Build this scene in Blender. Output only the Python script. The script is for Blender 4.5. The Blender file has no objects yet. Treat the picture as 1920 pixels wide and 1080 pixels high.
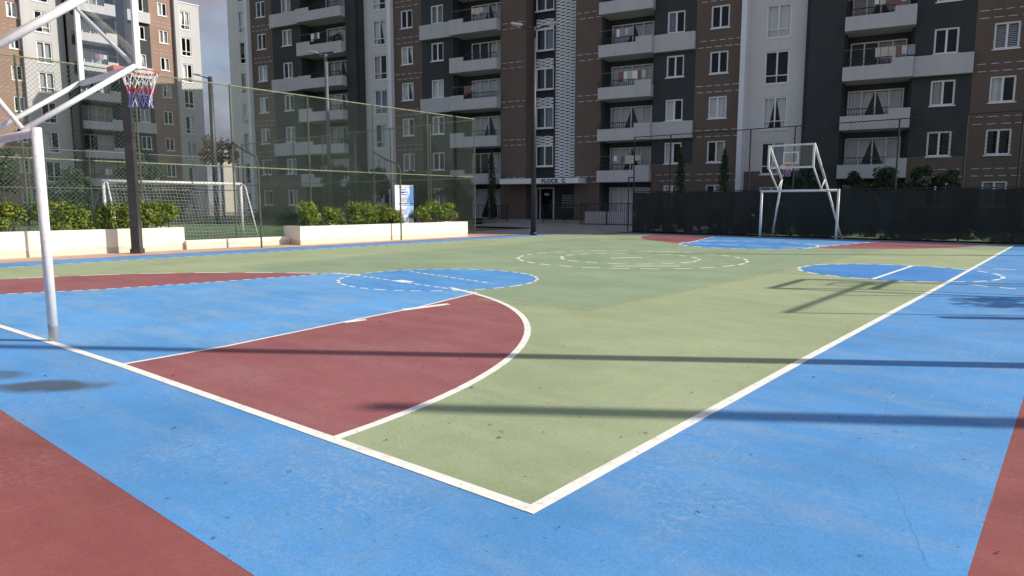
import bpy, math, random
from mathutils import Vector, Matrix
R = math.radians
rng = random.Random(7)
sc = bpy.context.scene
col = sc.collection

# ------------------------------------------------------------------ mesh helper
class MB:
    def __init__(s): s.v = []; s.f = []; s.m = []
    def add(s, vs, fs, mi=0):
        b = len(s.v); s.v += [tuple(v) for v in vs]
        for f in fs: s.f.append([b + i for i in f]); s.m.append(mi)
    def box(s, x0, x1, y0, y1, z0, z1, mi=0):
        s.add([(x0,y0,z0),(x1,y0,z0),(x1,y1,z0),(x0,y1,z0),(x0,y0,z1),(x1,y0,z1),(x1,y1,z1),(x0,y1,z1)],
              [(0,3,2,1),(4,5,6,7),(0,1,5,4),(1,2,6,5),(2,3,7,6),(3,0,4,7)], mi)
    def tube(s, p, q, r, n=8, r2=None, mi=0, cap=True):
        p = Vector(p); q = Vector(q); d = (q - p)
        if d.length < 1e-6: return
        d.normalize(); a = d.orthogonal().normalized(); b = d.cross(a); r2 = r if r2 is None else r2
        vs = [p + (a*math.cos(2*math.pi*i/n) + b*math.sin(2*math.pi*i/n))*r for i in range(n)]
        vs += [q + (a*math.cos(2*math.pi*i/n) + b*math.sin(2*math.pi*i/n))*r2 for i in range(n)]
        fs = [(i, (i+1) % n, n+(i+1) % n, n+i) for i in range(n)]
        if cap: fs += [tuple(range(n-1, -1, -1)), tuple(range(n, 2*n))]
        s.add(vs, fs, mi)
    def path(s, pts, r, n=8, mi=0):
        for a, b in zip(pts[:-1], pts[1:]): s.tube(a, b, r, n, mi=mi)
    def poly(s, pts, z, mi=0):
        if 0 < z < .05: z = z*.13
        s.add([(x, y, z) for x, y in pts], [tuple(range(len(pts)))], mi)
    def mesh(s, name, mats, smooth=False):
        me = bpy.data.meshes.new(name); me.from_pydata(s.v, [], s.f)
        for m in (mats if isinstance(mats, (list, tuple)) else [mats]): me.materials.append(m)
        me.polygons.foreach_set('material_index', s.m)
        if smooth: me.polygons.foreach_set('use_smooth', [True]*len(s.f))
        me.update(); return me
    def build(s, name, mats, parent=None, smooth=False, loc=None):
        return put(name, s.mesh(name, mats, smooth), parent, loc)
def put(name, me, parent=None, loc=None, rz=None):
    o = bpy.data.objects.new(name, me); col.objects.link(o)
    if parent: o.parent = parent
    if loc is not None: o.location = loc
    if rz is not None: o.rotation_euler.z = rz
    return o
def tag(o, label=None, cat=None, group=None, kind=None):
    if label: o['label'] = label
    if cat: o['category'] = cat
    if group: o['group'] = group
    if kind: o['kind'] = kind
    return o
def thing(name, label, cat, loc=(0,0,0), rz=0, group=None):
    o = put(name, None, None, loc, rz); o.empty_display_size = .2
    return tag(o, label, cat, group)
def struct(name, mb, mat, loc=None): return tag(mb.build(name, mat, None, loc=loc), kind='structure')
def copy_tree(o, parent=None):
    c = o.copy(); col.objects.link(c); c.parent = parent
    for ch in list(o.children): copy_tree(ch, c)
    return c

# ------------------------------------------------------------------ materials
def newmat(name):
    m = bpy.data.materials.new(name); m.use_nodes = True
    nt = m.node_tree; return m, nt, nt.nodes['Principled BSDF']
def N(nt, t, **kw):
    n = nt.nodes.new(t)
    for k, v in kw.items(): setattr(n, k, v)
    return n
def coords(nt, scale=(1,1,1)):
    tc = N(nt, 'ShaderNodeTexCoord'); mp = N(nt, 'ShaderNodeMapping'); mp.inputs['Scale'].default_value = scale
    nt.links.new(tc.outputs['Object'], mp.inputs['Vector']); return mp.outputs['Vector']
def noise(nt, vec, scale, detail=4, rough=.55):
    n = N(nt, 'ShaderNodeTexNoise'); n.inputs['Scale'].default_value = scale; n.inputs['Detail'].default_value = detail
    n.inputs['Roughness'].default_value = rough; nt.links.new(vec, n.inputs['Vector']); return n.outputs['Fac']
def ramp(nt, fac, p0, p1, c0=(0,0,0,1), c1=(1,1,1,1)):
    r = N(nt, 'ShaderNodeValToRGB'); r.color_ramp.elements[0].position = p0; r.color_ramp.elements[1].position = p1
    r.color_ramp.elements[0].color = c0; r.color_ramp.elements[1].color = c1
    nt.links.new(fac, r.inputs['Fac']); return r.outputs['Color']
def mix(nt, fac, a, b, mode='MIX'):
    n = N(nt, 'ShaderNodeMixRGB', blend_type=mode)
    for s, v in ((n.inputs['Fac'], fac), (n.inputs['Color1'], a), (n.inputs['Color2'], b)):
        if isinstance(v, (int, float)): s.default_value = v
        elif isinstance(v, tuple): s.default_value = v if len(v) == 4 else (*v, 1)
        else: nt.links.new(v, s)
    return n.outputs['Color']
def bump(nt, bs, h, st=.3, dist=.01):
    b = N(nt, 'ShaderNodeBump'); b.inputs['Strength'].default_value = st; b.inputs['Distance'].default_value = dist
    nt.links.new(h, b.inputs['Height']); nt.links.new(b.outputs['Normal'], bs.inputs['Normal'])
def mat_plain(name, c, rough=.6, var=.12, sc_=3., metal=0., dirt=None, streak=None, bp=0, worn=None, base=None):
    m, nt, bs = newmat(name); v = coords(nt)
    n = noise(nt, v, sc_, 5)
    out = mix(nt, ramp(nt, n, .3, .7), tuple(x*(1-var) for x in c), tuple(min(1, x*(1+var)) for x in c))
    if dirt:
        out = mix(nt, ramp(nt, noise(nt, v, sc_*.7, 8, .7), .52, .75), out, dirt)
    if worn:
        out = mix(nt, ramp(nt, noise(nt, v, 26, 6, .75), .585, .64), out, worn)
    if base:
        sx = N(nt, 'ShaderNodeSeparateXYZ'); nt.links.new(v, sx.inputs[0])
        sb = N(nt, 'ShaderNodeMath', operation='MULTIPLY_ADD'); nt.links.new(noise(nt, v, 4, 6, .7), sb.inputs[0]); sb.inputs[1].default_value = -.35; nt.links.new(sx.outputs['Z'], sb.inputs[2])
        out = mix(nt, ramp(nt, sb.outputs[0], -.17, .0, (1,1,1,1), (0,0,0,1)), out, base)
        dr = N(nt, 'ShaderNodeMath', operation='MULTIPLY'); nt.links.new(ramp(nt, noise(nt, coords(nt, (1,1,.12)), 5, 6, .7), .56, .74), dr.inputs[0]); dr.inputs[1].default_value = .5
        out = mix(nt, dr.outputs[0], out, base)
    if streak:
        vs = coords(nt, (1, 1, .06))
        out = mix(nt, ramp(nt, noise(nt, vs, 2.2, 6, .65), .5, .85), out, tuple(x*streak for x in c))
    nt.links.new(out, bs.inputs['Base Color']); bs.inputs['Roughness'].default_value = rough; bs.inputs['Metallic'].default_value = metal
    if bp: bump(nt, bs, noise(nt, v, 60, 3), bp, .01)
    return m
def mat_paint(name, c, fade, dark=.72, fade_amt=.55, speck=.8, stain=None, wear=1.):
    """painted court concrete: worn, dusty, with brush streaks and specks"""
    m, nt, bs = newmat(name); v = coords(nt); v2 = coords(nt, (.35, 1.3, 1))
    big = noise(nt, v, .55, 7, .62); mid = noise(nt, v2, 2.2, 8, .68); fine = noise(nt, v, 38, 4, .75); spk = noise(nt, v, 14, 2, .5)
    grit = noise(nt, v, 190, 3, .7); med = noise(nt, v, 7, 6, .7); v3 = coords(nt, (1.4, .25, 1))
    def amt(fac, k):
        q = N(nt, 'ShaderNodeMath', operation='MULTIPLY'); nt.links.new(fac, q.inputs[0]); q.inputs[1].default_value = k; return q.outputs[0]
    out = mix(nt, ramp(nt, big, .33, .67), tuple(x*.84 for x in c), tuple(min(1, x*1.14) for x in c))
    out = mix(nt, amt(ramp(nt, mid, .45, .72), fade_amt), out, fade)
    out = mix(nt, amt(ramp(nt, noise(nt, v, 1.0, 9, .78), .55, .74), fade_amt*.95), out, tuple(x*.86 for x in fade))
    out = mix(nt, amt(ramp(nt, noise(nt, v3, 3.1, 7, .7), .56, .72), .30), out, tuple(x*.72 for x in c))
    out = mix(nt, amt(ramp(nt, med, .35, .65), .22), out, tuple(x*.80 for x in c))
    out = mix(nt, ramp(nt, fine, .33, .66), mix(nt, 1., out, (.86, .86, .86), 'MULTIPLY'), out)
    out = mix(nt, ramp(nt, grit, .38, .64), mix(nt, 1., out, (.76, .76, .77), 'MULTIPLY'), mix(nt, 1., out, (1.07, 1.07, 1.06), 'MULTIPLY'))
    k = N(nt, 'ShaderNodeMath', operation='MULTIPLY'); nt.links.new(ramp(nt, spk, .715, .75), k.inputs[0]); k.inputs[1].default_value = speck
    out = mix(nt, k.outputs[0], out, tuple(x*.35 for x in c))
    # worn patches, pinholes and rubbed scuffs
    def mul(a, b_):
        q = N(nt, 'ShaderNodeMath', operation='MULTIPLY'); nt.links.new(a, q.inputs[0])
        if isinstance(b_, float): q.inputs[1].default_value = b_
        else: nt.links.new(b_, q.inputs[1])
        return q.outputs[0]
    patch = ramp(nt, noise(nt, v, .8, 5, .6), .49, .62)
    patch2 = ramp(nt, noise(nt, coords(nt, (1.1, .9, 3)), 1.3, 5, .6), .52, .66)
    pale = tuple(x*.55+.20 for x in fade); deep = tuple(x*.42+.03 for x in c)
    out = mix(nt, mul(mul(patch, ramp(nt, noise(nt, v, 24, 6, .8), .50, .60)), wear*.46), out, pale)
    out = mix(nt, mul(mul(patch2, ramp(nt, noise(nt, v, 52, 5, .8), .56, .63)), wear*.85), out, deep)
    out = mix(nt, mul(ramp(nt, noise(nt, v, 75, 3, .8), .665, .70), wear*.7), out, deep)
    def rub(ang, sx_, sy_, lo, hi, amt_, col_):
        tc = N(nt, 'ShaderNodeTexCoord'); mp = N(nt, 'ShaderNodeMapping'); mp.inputs['Rotation'].default_value = (0, 0, ang); mp.inputs['Scale'].default_value = (sx_, sy_, 1)
        nt.links.new(tc.outputs['Object'], mp.inputs['Vector'])
        return mix(nt, mul(mul(ramp(nt, noise(nt, mp.outputs['Vector'], 2., 4, .6), lo, hi), ramp(nt, noise(nt, v, .9, 3), .45, .6)), amt_), out, col_)
    out = rub(.6, 16, .9, .64, .70, wear*.45, pale); out = rub(-.4, 13, .8, .65, .71, wear*.38, pale); out = rub(1.3, 20, 1.1, .66, .71, wear*.5, deep)
    if stain:
        for (sx, sy, rx, ry, ang, amt) in stain:
            tc = N(nt, 'ShaderNodeTexCoord'); mp = N(nt, 'ShaderNodeMapping', vector_type='TEXTURE')
            mp.inputs['Location'].default_value = (sx, sy, 0); mp.inputs['Rotation'].default_value = (0, 0, ang); mp.inputs['Scale'].default_value = (rx, ry, 1)
            nt.links.new(tc.outputs['Object'], mp.inputs['Vector'])
            ln = N(nt, 'ShaderNodeVectorMath', operation='LENGTH'); nt.links.new(mp.outputs['Vector'], ln.inputs[0])
            ad = N(nt, 'ShaderNodeMath', operation='ADD'); nt.links.new(ln.outputs['Value'], ad.inputs[0])
            mm = N(nt, 'ShaderNodeMath', operation='MULTIPLY'); nt.links.new(noise(nt, v, 3.5, 5), mm.inputs[0]); mm.inputs[1].default_value = .7
            nt.links.new(mm.outputs[0], ad.inputs[1])
            fac = N(nt, 'ShaderNodeMath', operation='MULTIPLY'); nt.links.new(ramp(nt, ad.outputs[0], .7, 1.3, (1,1,1,1), (0,0,0,1)), fac.inputs[0]); fac.inputs[1].default_value = amt
            out = mix(nt, fac.outputs[0], out, (.075, .085, .095))
    nt.links.new(out, bs.inputs['Base Color']); bs.inputs['Roughness'].default_value = .78
    bs.inputs['Specular IOR Level'].default_value = .25
    h = mix(nt, .5, fine, grit); bump(nt, bs, h, .55, .006)
    return m
def mat_leaf(name, c, var=.35):
    m, nt, bs = newmat(name)
    oi = N(nt, 'ShaderNodeNewGeometry')
    out = mix(nt, oi.outputs['Random Per Island'], tuple(x*(1-var) for x in c), tuple(x*(1+var) for x in c))
    nt.links.new(out, bs.inputs['Base Color']); bs.inputs['Roughness'].default_value = .5
    tr = N(nt, 'ShaderNodeBsdfTranslucent'); nt.links.new(out, tr.inputs['Color'])
    ms = N(nt, 'ShaderNodeMixShader'); ms.inputs[0].default_value = .3
    nt.links.new(bs.outputs[0], ms.inputs[1]); nt.links.new(tr.outputs[0], ms.inputs[2])
    nt.links.new(ms.outputs[0], nt.nodes['Material Output'].inputs['Surface']); return m
def mat_glass(name, tint=(.75,.8,.82), refl=.16):
    m, nt, bs = newmat(name)
    tr = N(nt, 'ShaderNodeBsdfTransparent'); tr.inputs['Color'].default_value = (*tint, 1)
    gl = N(nt, 'ShaderNodeBsdfGlossy'); gl.inputs['Roughness'].default_value = .03
    lw = N(nt, 'ShaderNodeLayerWeight'); lw.inputs['Blend'].default_value = .5
    pw = N(nt, 'ShaderNodeMath', operation='POWER'); nt.links.new(lw.outputs['Facing'], pw.inputs[0]); pw.inputs[1].default_value = 4
    ad = N(nt, 'ShaderNodeMath', operation='MULTIPLY_ADD'); nt.links.new(pw.outputs[0], ad.inputs[0]); ad.inputs[1].default_value = .6; ad.inputs[2].default_value = refl
    ms = N(nt, 'ShaderNodeMixShader'); nt.links.new(ad.outputs[0], ms.inputs[0])
    nt.links.new(tr.outputs[0], ms.inputs[1]); nt.links.new(gl.outputs[0], ms.inputs[2])
    nt.links.new(ms.outputs[0], nt.nodes['Material Output'].inputs['Surface']); return m
def mat_screen(name, c, hole=.05):
    m, nt, bs = newmat(name); v = coords(nt)
    bs.inputs['Roughness'].default_value = .8
    out = mix(nt, ramp(nt, noise(nt, coords(nt, (1, 1, .35)), 1.6, 6), .35, .7), tuple(x*.6 for x in c), tuple(x*1.5 for x in c))
    nt.links.new(out, bs.inputs['Base Color'])
    tr = N(nt, 'ShaderNodeBsdfTransparent'); ms = N(nt, 'ShaderNodeMixShader')
    sx = N(nt, 'ShaderNodeSeparateXYZ'); nt.links.new(v, sx.inputs[0])
    low = N(nt, 'ShaderNodeMapRange'); low.inputs['From Min'].default_value = .75; low.inputs['From Max'].default_value = .1
    low.inputs['To Min'].default_value = 0; low.inputs['To Max'].default_value = .12; nt.links.new(sx.outputs['Z'], low.inputs['Value'])
    sub = N(nt, 'ShaderNodeMath', operation='ADD'); nt.links.new(low.outputs[0], sub.inputs[0]); nt.links.new(noise(nt, v, 1.7, 7, .7), sub.inputs[1])
    h = ramp(nt, sub.outputs[0], .64, .70)
    ad = N(nt, 'ShaderNodeMath', operation='MULTIPLY_ADD'); nt.links.new(h, ad.inputs[0]); ad.inputs[1].default_value = .6; ad.inputs[2].default_value = hole
    nt.links.new(ad.outputs[0], ms.inputs[0]); nt.links.new(bs.outputs[0], ms.inputs[1]); nt.links.new(tr.outputs[0], ms.inputs[2])
    nt.links.new(ms.outputs[0], nt.nodes['Material Output'].inputs['Surface']); return m

BLUE = (.125, .385, .79); BLUEF = (.32, .47, .66)
M = {}
M['blue'] = mat_paint('blue_court_paint', BLUE, BLUEF, stain=[(-6.25, 1.70, .85, .34, .72, .85), (-7.1, 1.45, .9, .3, .6, .6)])
M['blue2'] = mat_paint('blue_key_paint', (.15, .44, .86), (.40, .56, .70), fade_amt=.7)
M['blue3'] = mat_paint('deep_blue_paint', (.085, .31, .74), (.2, .42, .70), fade_amt=.4)
M['blue4'] = mat_paint('circle_blue_paint', (.105, .375, .80), (.30, .50, .70), fade_amt=.6)
M['red'] = mat_paint('red_court_paint', (.345, .105, .10), (.44, .17, .15), fade_amt=.6, speck=.4, wear=.8)
M['red2'] = mat_paint('red_arc_paint', (.385, .135, .14), (.46, .21, .20), fade_amt=.75, speck=.35, wear=.75)
M['dust'] = mat_paint('dusty_border_paint', (.66, .45, .35), (.80, .63, .50), fade_amt=.8)
M['green'] = mat_paint('light_green_paint', (.425, .50, .285), (.53, .56, .36), fade_amt=.75, speck=.8, wear=.9)
M['dgreen'] = mat_paint('dark_green_paint', (.345, .445, .275), (.42, .50, .32), fade_amt=.6, speck=.5, wear=.8)
M['line'] = mat_plain('white_line_paint', (.93, .90, .82), .75, .07, 9, dirt=(.66, .62, .54), worn=(.50, .52, .48))
M['yline'] = mat_plain('olive_edge_paint', (.42, .40, .16), .8, .2, 9)
M['ground'] = mat_plain('ground_dirt', (.20, .18, .14), .95, .25, .3, dirt=(.10, .14, .06))
M['pave'] = mat_plain('grey_paving', (.34, .32, .31), .9, .12, 1.2, dirt=(.22, .2, .19), bp=.3)
M['turf'] = mat_plain('turf', (.07, .14, .05), .95, .4, 2.5, dirt=(.16, .18, .08), bp=.8)
M['cream'] = mat_plain('cream_plaster', (.90, .83, .70), .85, .05, 1.6, dirt=(.78, .71, .58), bp=.15, base=(.70, .62, .50))
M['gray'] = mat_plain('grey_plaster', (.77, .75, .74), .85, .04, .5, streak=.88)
M['gray_sun'] = mat_plain('sunlit_grey_plaster', (.56, .55, .54), .85, .04, .5, streak=.88)  # grey plaster again, toned down in colour for the sunlit block
M['white'] = mat_plain('white_plaster', (.90, .90, .93), .8, .05, .5, streak=.88)
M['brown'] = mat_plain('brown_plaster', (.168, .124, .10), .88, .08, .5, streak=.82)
M['brown2'] = mat_plain('sunlit_brown_plaster', (.36, .235, .18), .88, .08, .5, streak=.85)  # brown plaster again, lightened in colour to stand for sunlight
M['dark'] = mat_plain('charcoal_plaster', (.050, .057, .060), .85, .1, .5, streak=1.25)
M['balc'] = mat_plain('pale_balcony_plaster', (.60, .585, .59), .85, .05, .7, streak=.86)
M['frame'] = mat_plain('white_window_frame', (.93, .93, .93), .45, .03, 3)
M['inner'] = mat_plain('dark_interior', (.010, .010, .011), .95, .2, 1)  # near-black colour stands in for unlit rooms
M['iron'] = mat_plain('black_iron', (.018, .02, .022), .5, .2, 8)
M['pole'] = mat_plain('charcoal_pole_paint', (.045, .045, .05), .45, .25, 4, dirt=(.09, .075, .06))
M['dgalv'] = mat_plain('shaded_pole_steel', (.13, .13, .13), .5, .15, 4)  # pole steel darkened in colour to stand in for shade
M['galv'] = mat_plain('grey_pole_steel', (.30, .31, .32), .4, .15, 4)
M['gpost'] = mat_plain('olive_green_post_paint', (.085, .10, .055), .5, .3, 5, dirt=(.16, .15, .08))
M['grail'] = mat_plain('olive_yellow_rail_paint', (.21, .23, .12), .5, .25, 5, dirt=(.30, .27, .16))
M['wire'] = mat_plain('green_coated_wire', (.105, .14, .118), .7, .2, 5)
M['dwire'] = mat_plain('dark_wire', (.022, .028, .027), .95, .2, 5)
M['goal'] = mat_plain('white_goal_paint', (.82, .81, .79), .38, .05, 5, dirt=(.58, .52, .46), worn=(.60, .56, .52), base=(.55, .50, .46))
M['goalrust'] = mat_plain('chipped_base_paint', (.50, .47, .43), .6, .2, 12, dirt=(.22, .12, .07))
M['net'] = mat_plain('white_net_cord', (.75, .75, .73), .8, .1, 9)
M['nred'] = mat_plain('red_net_cord', (.55, .06, .09), .8, .1, 9)
M['nblue'] = mat_plain('blue_net_cord', (.13, .13, .36), .8, .1, 9)
M['rim'] = mat_plain('orange_rim_paint', (.62, .10, .04), .4, .1, 9)
M['glass'] = mat_glass('window_glass', (.84,.86,.88), .035)
M['acryl'] = mat_glass('backboard_acrylic', (.95, .97, .97), .06)
M['curt'] = mat_plain('pale_curtain', (.95, .94, .91), .9, .06, 3)
M['curt2'] = mat_plain('beige_curtain', (.66, .60, .52), .9, .1, 3)
M['curt3'] = mat_plain('blue_grey_curtain', (.32, .36, .44), .9, .1, 3)
M['blind'] = mat_plain('slatted_blind', (.66, .66, .64), .8, .05, 3)
M['cloth'] = mat_plain('faded_cloth', (.30, .14, .14), .9, .2, 4)
M['bark'] = mat_plain('bark', (.10, .075, .05), .9, .3, 9)
M['lf1'] = mat_leaf('yellow_green_leaf', (.21, .31, .04))
M['lf2'] = mat_leaf('olive_leaf', (.13, .20, .03))
M['lf3'] = mat_leaf('golden_leaf', (.38, .30, .05))
M['dk1'] = mat_leaf('dark_green_leaf', (.030, .062, .022))
M['dk2'] = mat_leaf('mid_green_leaf', (.055, .105, .03))
M['pink'] = mat_leaf('coral_blossom', (.52, .22, .18))
M['screen'] = mat_screen('dark_green_shade_net', (.011, .019, .018), .03)
M['ban_w'] = mat_plain('banner_white', (.70, .73, .86), .5, .04, 4)
M['ban_b'] = mat_plain('banner_blue', (.05, .22, .52), .5, .15, 6)
M['ban_l'] = mat_plain('banner_pale_blue', (.30, .52, .74), .5, .3, 5)
M['ban_n'] = mat_plain('banner_navy', (.03, .05, .16), .5, .1, 6)
M['ban_p'] = mat_plain('banner_photo', (.46, .42, .46), .5, .5, 9)
M['steel'] = mat_plain('brushed_steel', (.55, .56, .58), .3, .1, 6, metal=.8)
M['lens'] = mat_plain('lamp_lens', (.75, .77, .78), .2, .05, 6)
M['house'] = mat_plain('cream_house_wall', (.80, .74, .60), .85, .06, .6)

# ------------------------------------------------------------------ ground and court
b = MB(); b.poly([(-700,-700),(700,-700),(700,700),(-700,700)], -.04); struct('ground', b, M['ground'])
b = MB(); b.poly([(-20.6,-14),(12,-14),(12,30.15),(-20.6,30.15)], 0); struct('court_border', b, M['red'])
b = MB(); b.poly([(-23.2,-14),(-20.15,-14),(-20.15,25.2),(-23.2,25.2)], .003); struct('court_edge_strip', b, M['dust'])
b = MB(); b.poly([(-20.1,1.27),(-.24,1.29),(-.24,29.7),(-19.6,29.7)], .006); struct('blue_margin', b, M['blue'])
FB = 28.85
b = MB(); b.poly([(-18.75,2.1),(-10,2.25),(-1.9,2.44),(-1.8,FB),(-18.5,FB)], .010); struct('light_green_court', b, M['green'])
b = MB(); b.poly([(-5.02,7.72),(-4.6,24.4),(-16.2,24.4),(-15.0,7.9)], .014); struct('dark_green_court', b, M['dgreen'])
CX0, CY0 = -9.9, 2.42
def arc_pts(cx, cy, flip=1, n=60, a0=0, a1=180):
    out = []
    for i in range(n+1):
        t = a0 + (a1-a0)*i/n
        r = 6.44 - .0052*t if t < 70 else (6.08 + .30*math.exp(-((t-100)/16)**2))
        out.append((cx + r*math.cos(R(t)), cy + flip*r*math.sin(R(t))))
    return out
NA = arc_pts(CX0, CY0); FA = arc_pts(-9.1, FB, -1)
b = MB(); b.poly(NA[:-1] + [(CX0-6.08, CY0-.22)], .018); struct('red_arc_area', b, M['red2'])
b = MB(); b.poly(FA, .018); struct('red_arc_area', b, M['red2'])
KEY = [(-6.58,2.36),(-6.62,3.4),(-6.9,5.19),(-7.08,6.47),(-7.5,8.11),(-11.9,8.6),(-12.25,6.3),(-12.65,4.4),(-13.3,2.9),(-13.45,2.22)]
b = MB(); b.poly(KEY, .022); struct('blue_key', b, M['blue2'])
def circ(cx, cy, r, n=72, a0=0, a1=360): return [(cx + r*math.cos(R(a0+(a1-a0)*i/n)), cy + r*math.sin(R(a0+(a1-a0)*i/n))) for i in range(n+1)]
b = MB(); b.poly(circ(-9.5, 9.2, 1.9)[:-1], .026); struct('free_throw_circle_area', b, M['blue4'])
FK = [(-5.9,FB),(-6.9,23.3),(-11.1,23.3),(-12.4,FB)]
b = MB(); b.poly(FK, .022); struct('blue_key', b, M['blue2'])
b = MB(); b.poly(circ(-9.0, 23.7, 2.3)[:-1], .026); struct('free_throw_circle_area', b, M['blue3'])
b = MB(); b.poly(circ(-3.0, 16.3, 1.88)[:-1], .022); struct('free_throw_circle_area', b, M['blue3'])
# the strip between the fences where the court meets the paving, in front of the entrance
b = MB()
b.add([(-24,25.2,.004),(-17.3,25.2,.004),(-17.3,31,.05),(-24,31,.05)], [(0,1,2,3)])
b.add([(-30,31,.05),(-15,31,.05),(-15,44,.36),(-30,40,.36)], [(0,1,2,3)])
struct('pavement', b, M['pave'])
b = MB(); b.poly([(-80,-20),(-23.2,-20),(-23.2,23.9),(-80,23.9)], .18)
b.add([(-23.2,-20,.18),(-23.2,-20,-.04),(-23.2,23.9,-.04),(-23.2,23.9,.18)], [(0,1,2,3)])
struct('turf_pitch', b, M['turf'])
b = MB()
b.add([(-15,31,.02),(40,31,.02),(40,46,.3),(-15,46,.3)], [(0,1,2,3)])
b.add([(-75,23.9,.17),(-30,23.9,.06),(-30,34,.3),(-75,30,.3)], [(0,1,2,3)])
struct('lawn', b, M['turf'])

def stroke(pts, w, z, dash=None, mb=None, jit=.0):
    """paint stroke along a polyline; dash=(on, off) in metres"""
    mb = mb or MB(); z = z*.13
    P = [Vector((x, y)) for x, y in pts]
    segs = []
    if dash is None:
        segs = [P]
    else:
        on, off = dash; pos = 0; draw = True; left = on*(1+rng.uniform(-.2,.2)); cur = [P[0]]
        for a, c in zip(P[:-1], P[1:]):
            L = (c-a).length; t = 0
            while L - t > left:
                t += left; p = a + (c-a)*(t/L); cur.append(p)
                if draw and len(cur) > 1: segs.append(cur)
                draw = not draw; left = (on if draw else off)*(1+rng.uniform(-.2,.2)); cur = [p]
            left -= L - t; cur.append(c)
        if draw and len(cur) > 1: segs.append(cur)
    for s in segs:
        vs = []
        for i, p in enumerate(s):
            d = (s[min(i+1, len(s)-1)] - s[max(i-1, 0)])
            if d.length < 1e-6: d = Vector((1, 0))
            d.normalize(); n = Vector((-d.y, d.x))
            ww = w*(1+rng.uniform(-jit, jit))
            vs += [(p.x+n.x*ww/2, p.y+n.y*ww/2, z), (p.x-n.x*ww/2, p.y-n.y*ww/2, z)]
        mb.add(vs, [(2*i, 2*i+1, 2*i+3, 2*i+2) for i in range(len(s)-1)])
    return mb
def sub(pts, step=.4):
    out = [pts[0]]
    for a, c in zip(pts[:-1], pts[1:]):
        L = math.dist(a, c); n = max(1, int(L/step))
        out += [(a[0]+(c[0]-a[0])*i/n, a[1]+(c[1]-a[1])*i/n) for i in range(1, n+1)]
    return out
ZL = .030
struct('baseline', stroke(sub([(-18.75,2.08),(-10,2.24),(-6.58,2.37),(-1.93,2.44)]), .075, ZL, jit=.05), M['line'])
struct('sideline', stroke(sub([(-1.91,2.405),(-1.9,6.5),(-1.84,13.7),(-1.78,FB)]), .075, ZL+.001, jit=.05), M['line'])
struct('sideline', stroke([(-18.75,2.1),(-18.72,10),(-18.6,20),(-18.4,FB)], .075, ZL, (.26,.22)), M['line'])
struct('baseline', stroke([(-18.4,FB),(-1.78,FB)], .06, ZL, (.5,.25)), M['line'])
struct('three_point_arc', stroke(NA[0:26], .075, ZL+.002, jit=.04), M['line'])
struct('three_point_arc', stroke(NA[34:-1], .08, ZL+.002, (.6,.35)), M['line'])
struct('key_line', stroke(sub(KEY[0:5]), .05, ZL+.003, jit=.1), M['line'])
struct('key_line', stroke(sub(KEY[5:][::-1]), .065, ZL+.003, (.13,.10)), M['line'])
struct('free_throw_line', stroke(sub([KEY[4], KEY[5]]), .055, ZL+.004, (.16,.09)), M['line'])
struct('free_throw_circle', stroke(circ(-9.5, 9.2, 1.9, 90), .06, ZL+.005, (.22,.14)), M['line'])
struct('court_mark', stroke([(-10.95,9.75),(-8.2,9.25)], .055, ZL+.006, (.15,.10)), M['line'])
b = MB(); b.poly([(-9.9,8.35),(-9.5,8.28),(-9.42,8.5),(-9.85,8.58)], ZL+.007); b.poly([(-6.98,6.1),(-6.90,6.9),(-7.02,6.95),(-7.12,6.15)], ZL+.007); b.poly([(-6.80,5.0),(-6.76,5.3),(-6.85,5.32),(-6.9,5.02)], ZL+.007)
struct('paint_patch', b, M['line'])
struct('centre_circle', stroke(circ(-9.15, 15.85, 2.95, 110), .08, ZL, (.42,.28)), M['line'])
struct('centre_circle', stroke(circ(-9.2, 15.9, 1.8, 80), .08, ZL+.001, (.38,.26)), M['line'])
struct('centre_mark', stroke([(-9.6,15.6),(-9.0,16.3)], .13, ZL), M['line'])
struct('halfway_line', stroke([(-8.3,13.6),(-7.1,14.6)], .10, ZL+.002), M['line'])
struct('free_throw_circle', stroke(circ(-9.0, 23.7, 2.3, 80), .10, ZL, (.5,.3)), M['line'])
struct('key_line', stroke(FK[0:2], .09, ZL, (.5,.3)), M['line'])
struct('key_line', stroke(FK[2:4], .09, ZL, (.5,.3)), M['line'])
struct('free_throw_line', stroke(FK[1:3], .10, ZL, (.9,.3)), M['line'])
struct('free_throw_circle', stroke(circ(-3.0, 16.3, 1.88, 90), .075, ZL, (.36,.2)), M['line'])
struct('free_throw_line', stroke([(-3.02,14.45),(-2.98,18.15)], .075, ZL+.002), M['line'])
struct('key_line', stroke([(-2.0,18.35),(2.6,19.2)], .08, ZL+.003, (.34,.22)), M['line'])
struct('key_line', stroke([(-1.5,14.55),(2.6,13.2)], .08, ZL+.003, (.3,.22)), M['line'])
struct('paint_edge', stroke(sub([(-7.0,7.58),(-5.02,7.70),(-4.62,24.3)]), .05, ZL-.006, jit=.3), M['yline'])
# hairline cracks in the blue margin
def crack(p, q, w, n=16):
    pts = []
    for i in range(n+1):
        t = i/n; pts.append((p[0]+(q[0]-p[0])*t + rng.uniform(-.004,.004), p[1]+(q[1]-p[1])*t + rng.uniform(-.004,.004)))
    return stroke(pts, w, .0085, jit=.7)
M['crack'] = mat_plain('crack_dirt', (.085, .25, .50), .9, .3, 20)
for p, q, w in [((-.86,4.3),(-.66,3.95),.004),((-.66,3.9),(-.37,3.05),.006),((-.86,3.85),(-.76,3.62),.004),((-1.02,5.6),(-.90,4.9),.005),((-1.2,2.95),(-.86,3.05),.004)]:
    struct('floor_crack', crack(p, q, w), M['crack'])
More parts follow.
